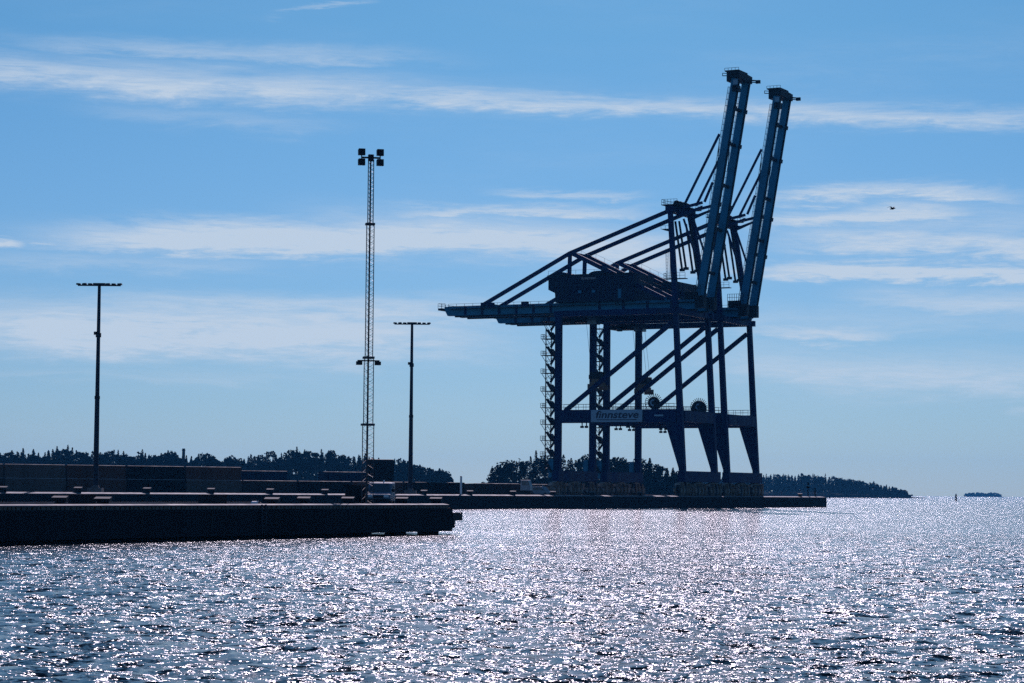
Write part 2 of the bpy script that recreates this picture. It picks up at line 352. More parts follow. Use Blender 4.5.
# ------------------------------------------------------------------ container crane
W = 18.74; G1, G2 = 5.8, 12.1; A1, A2 = 3.4, 15.34
def build_crane():
    root = empty('container_crane', CR_O, -TH)
    def P(mb, name, m, parent=None): return mb.build(name, m, parent or root)
    Y = (0, 1, 0)
    for v in (0, W):
        P(MB().beam((.12, v, 3.2), (.12, v, 41), 1.45, 1.05, side=Y), 'landside_leg', NAVY)
        o = P(MB().beam((31.15, v, 3.2), (29.25, v, 41.0), 1.45, 1.1, 1.1, 1.0, side=Y), 'waterside_leg', NAVY)
        # haunch plate between portal beam and waterside leg
        P(MB().prism([(26.9, 16.6), (30.0, 16.6), (30.7, 6.0), (30.35, 6.0)], 'y', v - .45, v + .45), 'haunch', NAVY)
        pb = P(MB().beam((.83, v, 18.1), (29.6, v, 18.1), 3.0, 1.3, side=Y), 'portal_beam', NAVY)
        hr = MB(); sgn = -1 if v == 0 else 1
        hr.rail((1.2, v + sgn * .7, 19.6), (29.2, v + sgn * .7, 19.6), 1.25, 1.9); hr.rail((1.2, v - sgn * .7, 19.6), (29.2, v - sgn * .7, 19.6), 1.25, 1.9)
        hr.build('handrail', DARK, pb)
        for u in (6.2, 7.3, 17.6, 18.9):
            fl = MB().box(u - .1, u + .1, v - .1, v + .1, 15.9, 16.65); fl.box(u - .35, u + .3, v - .3, v + .3, 15.45, 15.95)
            P(fl, 'floodlight', DARK)
        P(MB().beam((1.9, v, 19.4), (28.6, v, 39.2), .98, .65, side=Y), 'diagonal_brace', NAVY)
        P(MB().beam((-.9, v, 41.67), (30.6, v, 41.67), 1.33, 1.2, side=Y), 'upper_beam', NAVY)
        # A-frame leg rising from the waterside leg
        va = A1 if v == 0 else A2
        P(MB().beam((29.2, v, 42.35), (28.4, (v * 2 + va) / 3, 48.0), 1.15, 1.0, side=Y)
          .beam((28.4, (v * 2 + va) / 3, 48.0), (26.3, va, 65.2), 1.15, 1.0, 1.0 if v == 0 else 1.5, .9, side=Y), 'apex_frame_leg', NAVY)
        # rear tie from girder tail over the elbow to the apex, and the strut back down
        vb = 4.9 if v == 0 else 13.0
        P(MB().beam((-22.4, vb, 44.6), (.4, vb, 56.1), .85, .6, side=Y).beam((.4, vb, 56.1), (26.0, vb, 65.1), .85, .6, side=Y), 'backstay', NAVY)
        fb = P(MB().beam((1.2, vb, 56.0), (24.3, vb, 44.9), 1.0, .5, side=Y), 'front_strut', NAVY)
        k = MB(); k.rail((3.5, vb - .3, 55.5), (23.5, vb - .3, 45.9), 1.0, 2.4, .03, 1); k.build('handrail', DARK, fb)
        P(MB().beam((.5, vb, 55.8), (.2, vb, 44.6), .75, .7, side=Y), 'elbow_post', NAVY)
    for u, z in ((.1, 4.55), (31.25, 4.55)):
        P(MB().box(u - .85, u + .85, -1.3, W + 1.3, z - 1.2, z + 1.2), 'sill_beam', NAVY)
    for u, z, h in ((.2, 41.66, 1.3), (29.4, 41.66, 1.3)):
        P(MB().box(u - .7, u + .7, .62, W - .62, z - h / 2, z + h / 2), 'cross_beam', NAVY)
    P(MB().box(29.7, 31.2, .85, W - .85, 16.8, 19.3), 'cross_beam', NAVY)
    for u, z in ((.4, 56.1), (-22.4, 44.9)):
        P(MB().box(u - .4, u + .4, 4.9, 13.0, z - .4, z + .4), 'tie_beam', NAVY)
    # base boxes at the foot of the legs
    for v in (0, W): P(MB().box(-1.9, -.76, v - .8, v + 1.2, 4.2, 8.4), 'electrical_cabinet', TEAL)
    # bogies
    def bogie(u, v0):
        b = MB()
        b.prism([(v0 - 3.9, 2.3), (v0 - 3.6, 2.9), (v0 - .9, 3.34), (v0 + .9, 3.34), (v0 + 3.6, 2.9), (v0 + 3.9, 2.3)], 'x', u - .45, u + .45)
        for q in (-3.0, -1.05, 1.05, 3.0):
            c = v0 + q
            b.prism([(c - .92, .55), (c - .8, 1.15), (c - .25, 2.3), (c + .25, 2.3), (c + .8, 1.15), (c + .92, .55)], 'x', u - .3, u + .3)
            b.box(u + .32, u + .95, c - .32, c + .3, .9, 1.9); b.box(u - .95, u - .32, c - .25, c + .4, 1.0, 1.7)
            b.box(u + .42, u + .7, c + .45, c + .62, .4, 2.5)
        o = P(b, 'bogie', TAN)
        for q in (-3.0, -1.05, 1.05, 3.0):
            for d in (-.47, .47): MB().tube((u - .22, v0 + q + d, .52), (u + .22, v0 + q + d, .52), .4, n=14).build('wheel', RUST, o)
        for q in (-2.0, 0.1, 2.1): MB().box(u + .5, u + 1.05, v0 + q - .16, v0 + q + .16, .3, 3.0).build('drive_motor', RUST, o)
        for i in range(9):
            c = v0 - 4.1 + i * 1.0 + rng.uniform(-.25, .25); z1 = rng.uniform(1.2, 3.3); hw = rng.uniform(.07, .3); ex = rng.uniform(.5, 1.1)
            MB().box(u + .25, u + ex, c - hw, c + hw, rng.uniform(.1, 1.0), z1).build('bracket', (DARK, TAN, RUST, NAVY, GREY)[rng.randrange(5)], o)
        return o
    for u in (.1, 31.25):
        for v0 in (-.3, 8.9 - .4, 8.9 + 8.4):
            bogie(u, v0)
        P(MB().box(u - .3, u + .3, -5.2, -4.3, 1.0, 1.9), 'buffer', RUST); P(MB().box(u - .3, u + .3, W + 3.0, W + 3.9, 1.0, 1.9), 'buffer', RUST)
    # main girders with tail
    for v in (G1, G2):
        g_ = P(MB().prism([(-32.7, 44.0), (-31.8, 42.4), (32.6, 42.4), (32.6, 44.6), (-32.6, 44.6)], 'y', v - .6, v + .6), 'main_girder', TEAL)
        s = -1 if v == G1 else 1
        MB().box(-31.0, 32, min(v + s * .62, v + s * 1.7), max(v + s * .62, v + s * 1.7), 43.9, 44.0).build('walkway', GREY, g_)
        MB().rail((-31, v + s * 1.66, 44.0), (32, v + s * 1.66, 44.0), 1.1, 2.2, .045).build('handrail', DARK, g_)
        pcs = []
        for u in (-27, -22.5, -18, -13.5, -9, -4.5, 8, 14, 20, 26): pcs.append((u - .35, u + .35, v + s * .62 - .04, v + s * .62 + .04, 42.5, 44.5))
        for u in (-20, -11): MB().box(u - .8, u + .8, min(v + s * .62, v + s * 1.5), max(v + s * .62, v + s * 1.5), 44.0, 45.2).build('electrical_box', NAVY, g_)
        for q in pcs: MB().box(*q).build('stiffener', NAVY, g_)
        MB().box(-30, 32, v - .35, v + .35, 42.05, 42.38).build('trolley_rail', DARK, g_)
    P(MB().box(-33.9, -32.72, G1 - 1.5, G2 + 1.5, 43.7, 44.2).rail((-33.9, G1 - 1.5, 44.2), (-33.9, G2 + 1.5, 44.2)).rail((-33.9, G1 - 1.5, 44.2), (-32.0, G1 - 1.5, 44.2), 1.1, .8), 'tail_platform', DARK)
    for u in (-29, -15, 15.5, 24): P(MB().box(u - .4, u + .4, G1 + .6, G2 - .6, 42.7, 44.3), 'girder_tie', TEAL)
    # machinery house
    h = MB(); h.prism([(-4.6, 51.0), (-4.6, 47.7), (-2.9, 46.9), (-2.7, 44.65), (17.2, 44.65), (17.2, 51.0)], 'y', 4.0, 14.8)
    ho = P(h, 'machinery_house', HOUSEB)
    rb = MB()
    for i in range(22): rb.box(-2.0 + i * .95, -1.88 + i * .95, 3.93, 3.998, 45.4, 50.4)
    rb.build('wall_ribs', NAVY, ho)
    for u in (-2.0, 8.0):
        MB().prism([(u + 2.6 * math.cos(R(a)), 51.0 + .8 * math.sin(R(a))) for a in range(0, 181, 20)], 'y', 4.6, 14.2).build('roof_vent', HOUSEB, ho)
    MB().box(-4.8, 16.9, 3.8, 15, 50.85, 51.06).build('roof', DARK, ho)
    MB().box(13.2, 14.0, 3.9, 3.999, 45.3, 47.4).build('door', TEAL, ho)
    for u in (3.5, 7.0): MB().box(u - .4, u + .4, 3.92, 3.999, 46.7, 47.3).build('louvre', TEAL, ho)
    text_mesh('Konecranes', 1.0, 'lettering', PALEL, ho, (5.8, 3.96, 50.1), (R(90), 0, 0), .02, width=3.7)
    P(MB().rail((-4.6, 4.0, 51.06), (16.5, 4.0, 51.06), 1.0, 2.3, .035, 1), 'handrail', DARK)
    # trolley, cab, spreader
    tr = P(MB().box(-3.2, 4.0, G1 - .3, G2 + .3, 41.0, 42.0).box(-2.4, 3.0, G1 + 1, G2 - 1, 40.2, 41.0).box(-3, -2.4, G1, G1 + .5, 39.9, 41.0).box(.2, 1.2, G1 - .2, G1 + .8, 39.7, 41.0), 'trolley', DARK)
    MB().box(4.3, 6.6, G1 + .6, G1 + 2.8, 39.6, 41.8).build('operator_cab', GLASS, tr)
    MB().rail((-3.2, G1 - .3, 40.6), (4, G1 - .3, 40.6), 1.0, 1.2, .05).build('handrail', DARK, tr)
    rp = MB()
    for u in (4.6, 6.9):
        for v in (8.4, 10.3): rp.tube((u - 1.5, v, 40.6), (u, v, 28.2), .035, n=5)
    P(rp, 'hoist_rope', DARK)
    hb = MB().box(4.2, 7.3, 7.6, 11.1, 27.0, 28.0)
    for v in (8.4, 10.3): hb.tube((4.3, v, 28.2), (4.9, v, 28.2), .55, n=12).tube((6.6, v, 28.2), (7.2, v, 28.2), .55, n=12)
    ho2 = P(hb, 'headblock', DARK)
    MB().box(5.2, 6.3, 6.3, 12.4, 25.2, 26.3).box(4.6, 6.9, 6.1, 6.6, 24.6, 25.8).box(4.6, 6.9, 12.1, 12.6, 24.6, 25.8).box(4.9, 6.6, 7.6, 11.1, 26.3, 27.0).build('spreader', RUST, ho2)
    # apex
    P(MB().box(25.4, 27.3, A1 - .7, A2 + .7, 64.4, 65.9), 'apex_beam', NAVY)
    ap = P(MB().box(24.6, 28.6, A1 - 1.2, A2 + 1.2, 65.9, 66.05), 'apex_platform', DARK)
    MB().rail((24.7, A1 - 1.2, 66), (28.5, A1 - 1.2, 66), 1.2, .8).rail((24.7, A1 - 1.2, 66), (24.7, A2 + 1.2, 66), 1.2, 1.2).rail((24.7, A2 + 1.2, 66), (28.5, A2 + 1.2, 66), 1.2, .8).build('handrail', DARK, ap)
    sh = MB()
    for v in (6.5, 8.6, 10.2, 12.3): sh.tube((26.6, v - .25, 66.6), (26.6, v + .25, 66.6), .8, n=14)
    P(sh, 'rope_sheave', DARK)
    for v in (G1, G2):
        P(MB().beam((27.0, v, 65.3), (33.2, v, 66.5), .6, .45, side=Y), 'latch_arm', NAVY)
        P(MB().prism([(27.0, 65.0), (27.0, 63.4), (28.6, 63.6), (33.2, 65.4), (33.2, 65.8), (29.6, 64.7)], 'y', v - .18, v + .18), 'arm_bracket', NAVY)
        P(MB().beam((28.6, v, 63.0), (31.4, v, 55.0), .4, .35, side=Y), 'arm_strut', NAVY)
        # stowed links hanging from the apex
        for du, zb in ((0, 51.6), (.95, 51.9)):
            P(MB().beam((26.3 + du, v + .6, 62.6), (28.0 + du, v + .6, zb), .42, .3, side=Y).box(27.5 + du, 28.6 + du, v + .3, v + .9, zb - .5, zb + .1), 'stowed_stay_link', DARK)
    P(MB().prism([(24.1, 60.6), (26.3, 60.6), (26.6, 59.9), (25.2, 60.2)], 'y', A1 - .4, A1 + 1.4).rail((24.2, A1 - .3, 60.6), (26.3, A1 - .3, 60.6), .7, .9, .04, 1), 'maintenance_platform', DARK)
    # caged ladder by the A-frame leg
    lc = MB()
    for v in (1.2, 1.9): lc.tube((26.4, v, 49.0), (26.2, v, 55.8), .05, n=4).tube((27.1, v, 49.0), (26.9, v, 55.8), .05, n=4)
    for i in range(10): lc.tube((26.38, 1.2, 49.3 + i * .7), (26.38, 1.9, 49.3 + i * .7), .04, n=4)
    P(lc, 'ladder', DARK)
    P(MB().box(26, 31.2, .6, 2.2, 48.9, 49.05).rail((26, .6, 49.05), (31.2, .6, 49.05), 1.2, 1.2).rail((26, .6, 49.05), (26, 2.2, 49.05), 1.2, .8), 'ladder_platform', DARK)
    P(MB().rail((29, G1 - .6, 44.6), (33, G1 - .6, 44.6), 3.2, .55, .06, 4).box(29.2, 32.4, G1 - .8, G1 + .2, 44.6, 46.2), 'hinge_platform', DARK)
    # raised boom
    hin = Vector((32.6, 0, 43.9)); top = Vector((41.2, 0, 94.2)); d = (top - hin).normalized(); out = Vector((d.z, 0, -d.x))   # out = the boom's seaward side when raised
    L_ = (top - hin).length
    bo = None
    for v in (G1, G2):
        a, b = hin + Vector((0, v, 0)), top + Vector((0, v, 0))
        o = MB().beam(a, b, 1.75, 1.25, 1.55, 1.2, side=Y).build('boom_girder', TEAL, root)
        if bo is None: bo = o
        hr = MB()
        e = -out * 1.25
        n = 34
        for i in range(n):
            p = a + d * (2 + i * (L_ - 4) / (n - 1)); hr.beam(p - out * .8, p + e * 1.25, .09, .12, side=Y)
        hr.tube(a + d * 2 + e * 1.2, b - d * 2 + e * 1.2, .06, n=5).tube(a + d * 2 + e * .95, b - d * 2 + e * .95, .05, n=5)
        hr.build('handrail', DARK, o)
        MB().beam(a + out * 1.0, b + out * .95, .25, .5, side=Y).build('trolley_rail', DARK, o)
        for s in (13, 22, 36, 44): MB().beam(a + d * s + out * .85, a + d * (s + .9) + out * .85, .9, 1.0, side=Y).build('rail_bracket', DARK, o)
        P(MB().box(31.8, 33.9, v - .85, v + .85, 42.6, 45.4), 'boom_hinge', DARK)
    for s in (7, 17, 27, 36.5, 44.5):
        p = hin + d * s; P(MB().beam(p + Vector((0, G1 + .62, 0)), p + Vector((0, G2 - .6, 0)), .7, .6, side=out), 'boom_tie', DARK)
    tp = MB(); c = top
    tp.beam(c + Vector((0, G1 - .9, 1.0)), c + Vector((0, G2 + .9, .6)), 2.4, 1.6, side=(0, 0, 1))
    tp.box(c.x - 2.2, c.x + 1.2, G1 - 1.2, G2 - 2, c.z + 1.6, c.z + 1.85).box(c.x - 1.9, c.x - .9, G1 - .8, G1 + 2.2, c.z - .6, c.z + 1.6)
    tp.box(c.x - .5, c.x + .9, G1 - .9, G1 + .8, c.z - 3.0, c.z - 1.6)
    tpo = P(tp, 'boom_tip_frame', DARK)
    k = MB(); k.rail((c.x - 2.2, G1 - 1.2, c.z + 1.85), (c.x + 1.2, G1 - 1.2, c.z + 1.85), .5, .8, .05, 1); k.tube((c.x - 3.2, G1, c.z + .9), (c.x - 1.8, G1, c.z + .8), .1, n=5).tube((c.x - 3.2, G1, c.z + 1.5), (c.x - 1.8, G1, c.z + 1.3), .08, n=5).tube((c.x - 3.2, G1, c.z + .9), (c.x - 3.2, G1, c.z + 1.5), .08, n=5)
    k.build('handrail', DARK, tpo)
    MB().tube((c.x + .6, G2 + .6, c.z + .7), (c.x + 2.7, G2 + .6, c.z + .4), .16, n=6).tube((c.x + .6, G2 + .6, c.z + .3), (c.x + 2.6, G2 + .6, c.z), .12, n=6).box(c.x + 2.2, c.x + 3.2, G2 + .3, G2 + .9, c.z - .2, c.z + .55).build('lamp_arm', DARK, tpo)
    MB().box(c.x - .35, c.x + .75, G1 - .72, G1 - .66, c.z - 1.4, c.z - .3).build('warning_plate', SIGNG, tpo)
    # forestays
    for v in (G1, G2):
        P(MB().beam((29.0, v, 66.6), (37.3, v, 81.9), .5, .35, side=Y), 'forestay', NAVY)
        P(MB().beam((33.7, v, 66.6), (35.7, v, 71.0), .5, .4, side=Y), 'forestay', NAVY)
        P(MB().tube((37.3, v, 80.9), (36.7, v, 73.4), .1, n=5), 'stay_cable', DARK)
    # stairs up the landside legs (near and far)
    for v0 in (0, W):
        n = 10; z0 = 8.6; dz = 4.02
        if v0 == W: continue
        up_ = None
        st = MB(); pls = []; rl = MB()
        for i in range(n):
            z = z0 + i * dz * .78 + (0 if i < 3 else .0)
        zs = [5.4, 9.1, 12.7, 16.4, 20.2, 24.0, 28.1, 32.2, 36.0, 40.0]
        for i in range(len(zs) - 1):
            za, zb = zs[i], zs[i + 1]
            zb = min(zb, 40.0)
            va, vb = (v0 - .9, v0 + 1.0)
            st.beam((-1.0, va, za), (-2.3, va, (za + zb) / 2), .35, 1.0, side=Y); st.beam((-2.4, vb, (za + zb) / 2), (-1.05, vb, zb), .22, .9, side=Y)
            st.beam((-.95, v0 + .1, za - .1), (-1.9, v0 + .1, za + 1.3), .7, 1.6, side=Y)
            for (zz, vv_) in ((za, va), (zb, vb)):
                pass
            pl = MB(); pls.append(pl); pl.box(-3.75, -.8, v0 - 1.5, v0 + 1.5, zb - .12, zb)
            pl.beam((-3.5, v0 - 1.4, zb - .1), (-2.2, v0 - 1.4, zb - 2.0), .1, .1, side=Y).beam((-3.5, v0 + 1.4, zb - .1), (-2.2, v0 + 1.4, zb - 2.0), .1, .1, side=Y)
            rl.rail((-3.7, v0 - 1.45, zb), (-2.7, v0 - 1.45, zb), .95, .5, .05, 2).rail((-3.7, v0 - 1.45, zb), (-3.7, v0 + 1.45, zb), .95, 1.4, .05, 2)
            rl.tube((-1.1, va - .45, za + 1), (-2.5, va - .45, (za + zb) / 2 + 1), .05, n=4).tube((-2.5, vb + .45, (za + zb) / 2 + 1), (-1.1, vb + .45, zb + 1), .05, n=4)
        for v in (v0 - 1.4, v0 + 1.4): st.tube((-2.45, v, 5.4), (-2.45, v, 38.4), .13, n=5)
        for z in np.arange(6, 38, 1.9): st.tube((-2.45, v0 - 1.4, z), (-2.45, v0 + 1.4, z + .9), .05, n=4).tube((-2.45, v0 - 1.4, z), (-.8, v0 - 1.4, z), .05, n=4)
        so_ = P(st, 'stair_flights', DARK); [q.build('landing', DARK, so_) for q in pls]; rl.build('handrail', DARK, so_)
    # cable reel on the portal beam
    ru, rz = 24.3, 21.0
    re = P(MB().tube((ru, -1.05, rz), (ru, -.55, rz), 1.35, n=28), 'cable_reel', DARK)
    gr = MB()
    for a in range(-20, 201, 14):
        ca, sa = math.cos(R(a)), math.sin(R(a)); gr.tube((ru + 1.3 * ca, -.8, rz + 1.3 * sa), (ru + 2.15 * ca, -.8, rz + 2.15 * sa), .09, n=4)
    pts = [(ru + 2.1 * math.cos(R(a)), -.8, rz + 2.1 * math.sin(R(a))) for a in range(150, 215, 8)]
    for p, q in zip(pts, pts[1:]): gr.tube(p, q, .07, n=4)
    gr.build('cable_guide', DARK, re)
    MB().box(ru - .5, ru + .5, -.55, .5, 19.6, 21.4).build('reel_stand', NAVY, re)
    hu = MB()
    arc = [(ru + .62 * math.cos(R(a)), -1.09, rz + .62 * math.sin(R(a))) for a in range(70, 291, 20)]
    for p, q in zip(arc, arc[1:]): hu.tube(p, q, .17, n=5)
    hu.build('hub_ring', SIGNG, re)
    # sign board
    sg = P(MB().box(8.9, 21.6, -1.06, -.92, 16.75, 19.5), 'sign_board', SIGNG)
    text_mesh('finnsteve', 2.3, 'lettering', LETTER, sg, (15.3, -1.08, 18.35), (R(90), 0, 0), .03, shear=.18, offset=.035, width=10.6)
    MB().box(10.3, 20.3, -1.1, -1.062, 17.18, 17.34).build('underline', LETTER, sg)
    P(MB().box(24.4, 26.6, -.8, -.76, 18.0, 18.35), 'plate', SIGNG)
    return root
crane1 = build_crane()
SC = 26.43
crane2 = copy_tree(crane1, skip=('sign_board',))
for o_ in crane2.children:
    if o_.name.startswith('cable_reel'):
        big = MB().tube((24.3, -1.05, 20.6), (24.3, -.55, 20.6), 1.85, n=32).build('cable_reel', DARK)
        o_.data = big.data; bpy.data.objects.remove(big)
crane2.location = CR_O + Vector((tx, ty, 0)) * SC
tag(crane1, 'dark blue harbour crane with raised boom and pale name board on its portal beam', 'crane', 'container cranes on the far quay')
tag(crane2, 'dark blue harbour crane with raised boom behind the one carrying the name board', 'crane', 'container cranes on the far quay')

# ------------------------------------------------------------------ lamp posts on the yard
POLE = mat('dark_lamp_post_paint', (.004, .011, .03), .55, .2, .5, spec=.25)
def lamp_post(px, py_top, Y, label):
    p = at(px, py_top, Y); b = at_z(px, Y, QZ); H = p.z - QZ
    x_base = at(px - (3.0 if px < 200 else 2.2), 492, Y).x
    r = empty('lamp_post', (x_base, Y, QZ), 0)
    MB().tube((0, 0, .9), (0, 0, H * .46), .44, .36, 16).tube((0, 0, H * .46), (0, 0, H - .2), .33, .24, 16).build('pole', POLE, r)
    MB().tube((0, 0, H * .745), (0, 0, H * .765), .42, n=12).box(-.7, .1, -.15, .15, H * .757, H * .772).build('collar', DARK, r)
    MB().tube((0, 0, H * .45), (0, 0, H * .465), .42, n=12).build('collar', DARK, r)
    MB().box(-1.1, 1.1, -1.1, 1.1, 0, .9).tube((0, 0, .9), (0, 0, 1.3), .6, .45, 12).build('foundation', CONC, r)
    MB().box(-3.3, 3.3, -.09, .09, H - .32, H - .14).box(-.9, .9, -.45, .45, H - .25, H + .12).build('crossbar', DARK, r)
    for i in range(8):
        x = -3.15 + i * .9
        MB().prism([(x - .36, H - .14), (x + .36, H - .14), (x + .28, H + .06 + .05 * (i % 2)), (x - .28, H + .08)], 'y', -.55, .35).build('lamp_head', DARK, r)
    return tag(r, label, 'lamp post', 'lamp posts on the container yard')
lamp_post(98.5, 284, 370, 'tall dark lamp post with a flat T head standing before the stacked containers')
lamp_post(412.5, 323, 450, 'tall dark lamp post with a flat T head between the lattice mast and the cranes')

# ------------------------------------------------------------------ near pier
NN, NB, NT1 = -86.0, -103.0, 159.6
PZ = 1.95
def build_pier():
    r = empty('pier', tn(100, (NN + NB) / 2, PZ), math.pi / 2 - TH)      # local x along t, local y away from the water face
    def loc(t, n, z): return (t - 100, (NN + NB) / 2 - n if False else n * 0 + ((NN + NB) / 2 - n) * -1 * -1, z)
    def T(t, n, z): return Vector((t - 100, -(n - (NN + NB) / 2), z - PZ))
    def bx(mb, t0, t1, n0, n1, z0, z1):
        a, b = T(t0, n0, z0), T(t1, n1, z1); return mb.box(min(a.x, b.x), max(a.x, b.x), min(a.y, b.y), max(a.y, b.y), min(a.z, b.z), max(a.z, b.z))
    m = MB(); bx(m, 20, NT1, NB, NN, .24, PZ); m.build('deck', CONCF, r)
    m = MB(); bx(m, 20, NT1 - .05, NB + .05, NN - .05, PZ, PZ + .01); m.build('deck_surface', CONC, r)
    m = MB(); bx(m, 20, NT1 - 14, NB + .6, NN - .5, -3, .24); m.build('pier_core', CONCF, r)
    for t in (NT1 - 11.5, NT1 - 6.5, NT1 - 1.6):
        for n in (NN - 1.2, NN - 8.5, NB + 1.2):
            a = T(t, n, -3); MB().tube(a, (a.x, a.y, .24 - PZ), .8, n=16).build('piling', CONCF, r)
    # kerb timber on blocks
    k = MB(); bl = MB(); t = 40.0
    while t < NT1 - .5:
        vs = []
        for tt in (t, min(t + 5.95, NT1 - .3)):
            for n_, z in ((NN - .1, .2), (NN - .1, .26), (NN - .62, .335), (NN - .66, .335), (NN - .66, .2)): vs.append(T(tt, n_, PZ + z))
        k.add(vs, [(0, 1, 2, 3, 4), (9, 8, 7, 6, 5)] + [(i, i + 5, (i + 1) % 5 + 5, (i + 1) % 5) for i in range(5)]); t += 6
    t = 40.0
    while t < NT1 - .5: wb_ = rng.uniform(.2, .36); bx(bl, t, t + wb_, NN - .4, NN - .14, PZ + .01, PZ + .2); t += wb_ + rng.uniform(.1, .26)
    k.build('kerb_beam', KERB, r)
    m = MB(); vs = []
    for tt in (40, NT1 - .4):
        for n_, z in ((NN - .7, .012), (NN - .72, .012), (NN - 1.3, .17), (NN - 1.32, .012)): vs.append(T(tt, n_, PZ + z))
    m.add(vs, [(0, 1, 2, 3), (7, 6, 5, 4)] + [(i, i + 4, (i + 1) % 4 + 4, (i + 1) % 4) for i in range(4)]); m.build('gutter_slope', GUTTER, r)
    bl.build('kerb_blocks', TIMBER, r)
    k = MB(); bx(k, 40, NT1 - 1, NB + .15, NB + .5, PZ + .01, PZ + .3); k.build('rear_kerb', KERB, r)
    # low end platform
    e = MB()
    a = [T(NT1 - 5, NN + .05, 0), T(NT1 + .02, NN + .05, 0), T(NT1 + 4.2, NN - 1.4, 0), T(NT1 + 4.2, NN - 6, 0), T(NT1 + .02, NN - 8, 0)]
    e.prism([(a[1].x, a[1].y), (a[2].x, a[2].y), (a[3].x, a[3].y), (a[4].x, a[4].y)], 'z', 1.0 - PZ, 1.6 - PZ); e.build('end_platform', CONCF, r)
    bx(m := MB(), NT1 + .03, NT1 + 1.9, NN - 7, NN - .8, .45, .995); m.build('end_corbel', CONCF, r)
    # face joints and panels
    p = MB(); t = 60.0
    while t < NT1 - 3:
        bx(p, t, t + .22, NN, NN + .035, .7, PZ - .1); t += 7.5
    p.build('face_joints', RUBBER, r)
    l = MB(); rr_ = ray(261, 500); kk_ = NN / (rr_.x * nx + rr_.y * ny); pt = rr_.x * kk_ * tx + rr_.y * kk_ * ty
    for dt in (0, .45): bx(l, pt + dt, pt + dt + .07, NN, NN + .12, .3, PZ + .3)
    for i in range(8): bx(l, pt, pt + .5, NN + .02, NN + .1, .4 + i * .22, .45 + i * .22)
    l.build('ladder', GREY, r)
    tag(r, 'low dark concrete pier with a pale kerb in front of the container yard', 'pier')
build_pier()
def pier_pt(px, n):
    """point on the pier deck at picture column px on the line n"""
    r = ray(px, 500); k = n / (r.x * nx + r.y * ny); return Vector((r.x * k, r.y * k, PZ + .01))
def quay_pt(px, n):
    r = ray(px, 500); k = n / (r.x * nx + r.y * ny); return Vector((r.x * k, r.y * k, QZ + .01))

# bollards
def bollard_mesh(s, wide):
    mb = MB(); mb.tube((0, 0, 0), (0, 0, .08), .42 * s, .40 * s, 14).tube((0, 0, .08), (0, 0, .46 * s), .2 * s, .17 * s, 14)
    mb.box(-wide / 2, wide / 2, -.24 * s, .24 * s, .44 * s, .62 * s).tube((-wide * .28, 0, .1), (-wide * .28, 0, .46 * s), .11 * s, n=8).tube((wide * .28, 0, .1), (wide * .28, 0, .46 * s), .11 * s, n=8)
    return mb
def bollard(p, s, wide, label, group, src=None, m=DARK):
    if src is None:
        o = empty('bollard', p, -R(8)); body = bollard_mesh(s, wide).build('post', m, o)
        MB().prism([(-.28 * s, .622 * s), (-.28 * s, .64 * s), (.2 * s, .75 * s), (.26 * s, .73 * s), (.26 * s, .622 * s)], 'x', -wide / 2 - .02, wide / 2 + .02).build('cap', CONC, o)
    else:
        o = copy_tree(src); o.location = p
    return tag(o, label, 'bollard', group)
b0 = None
PB = [(60, NB + 5.5, 'bollard on the near pier, first from its left end'), (103, NN - 2.0, 'wide bollard on the near pier, beside the grey box below the left lamp post'),
      (272, NN - 2.0, 'wide bollard on the near pier, next to the small white pump'), (304, NB + 5, 'wide bollard on the near pier, between the white pump and the mast cabinet'),
      (348, NB + 5, 'bollard on the near pier, close to the mast cabinet'), (402, NB + 6, 'bollard on the near pier, just past the parked van'), (436, NB + 7, 'bollard nearest the tip of the near pier')]
for px, n, lb in PB:
    o = bollard(pier_pt(px, n), 1.0, .95, lb, 'bollards on the near pier', b0)
    if b0 is None: b0 = o
b1 = None
QB = [(3, 'mooring bollard on the far quay edge at the picture edge'), (78, 'mooring bollard on the far quay edge beside the left lamp post'), (147, 'mooring bollard on the far quay edge, first past the left lamp post'),
      (211, 'mooring bollard on the far quay edge above the long grey box'), (270, 'mooring bollard on the far quay edge above the small white pump'), (325, 'mooring bollard on the far quay edge, last before the lattice mast'),
      (424, 'mooring bollard on the far quay edge, first past the right lamp post'), (470, 'mooring bollard on the far quay edge beside the thin white post'), (513, 'mooring bollard on the far quay edge below the white tractor'),
      (553, 'mooring bollard on the far quay edge at the foot of the crane stairs'), (592, 'mooring bollard on the far quay edge below the landside bogies'), (640, 'mooring bollard on the far quay edge between the two rows of bogies'), (800, 'mooring bollard on the far quay edge close to the navigation post')]
for px, lb in QB:
    o = bollard(quay_pt(px, QN - 1.0), 1.35, 1.1, lb, 'mooring bollards along the far quay', b1)
    if b1 is None: b1 = o

# boxes and cabinet on the near pier
def crate(px0, px1, n, h, label, name='equipment_box', m=CONCF):
    a, b = pier_pt(px0, n), pier_pt(px1, n); c = (a + b) / 2; wv = (b - a).length
    dep = .9
    o = empty(name, c, math.atan2((b - a).y, (b - a).x))
    MB().box(-wv / 2, wv / 2, 0, dep, .08, h).build('body', m, o, .02)
    MB().box(-wv / 2 - .03, wv / 2 + .03, -.03, dep + .03, h + .002, h + .05).build('lid', m, o)
    f = MB()
    for x in (-wv / 2 + .1, wv / 2 - .25): f.box(x, x + .15, .02, dep - .02, 0, .08)
    f.build('skid', TIMBER, o)
    q = MB()
    for i in range(1, int(wv / .5)): q.box(-wv / 2 + i * .5 - .02, -wv / 2 + i * .5 + .02, -.02, -.002, .12, h - .05)
    q.build('ribs', DARK, o)
    return tag(o, label, 'box')
crate(79, 96, NB + 3, .78, 'dark grey equipment box on the near pier below the left lamp post')
crate(208, 227, NB + 3, .82, 'long dark grey equipment box on the near pier left of the white pump')
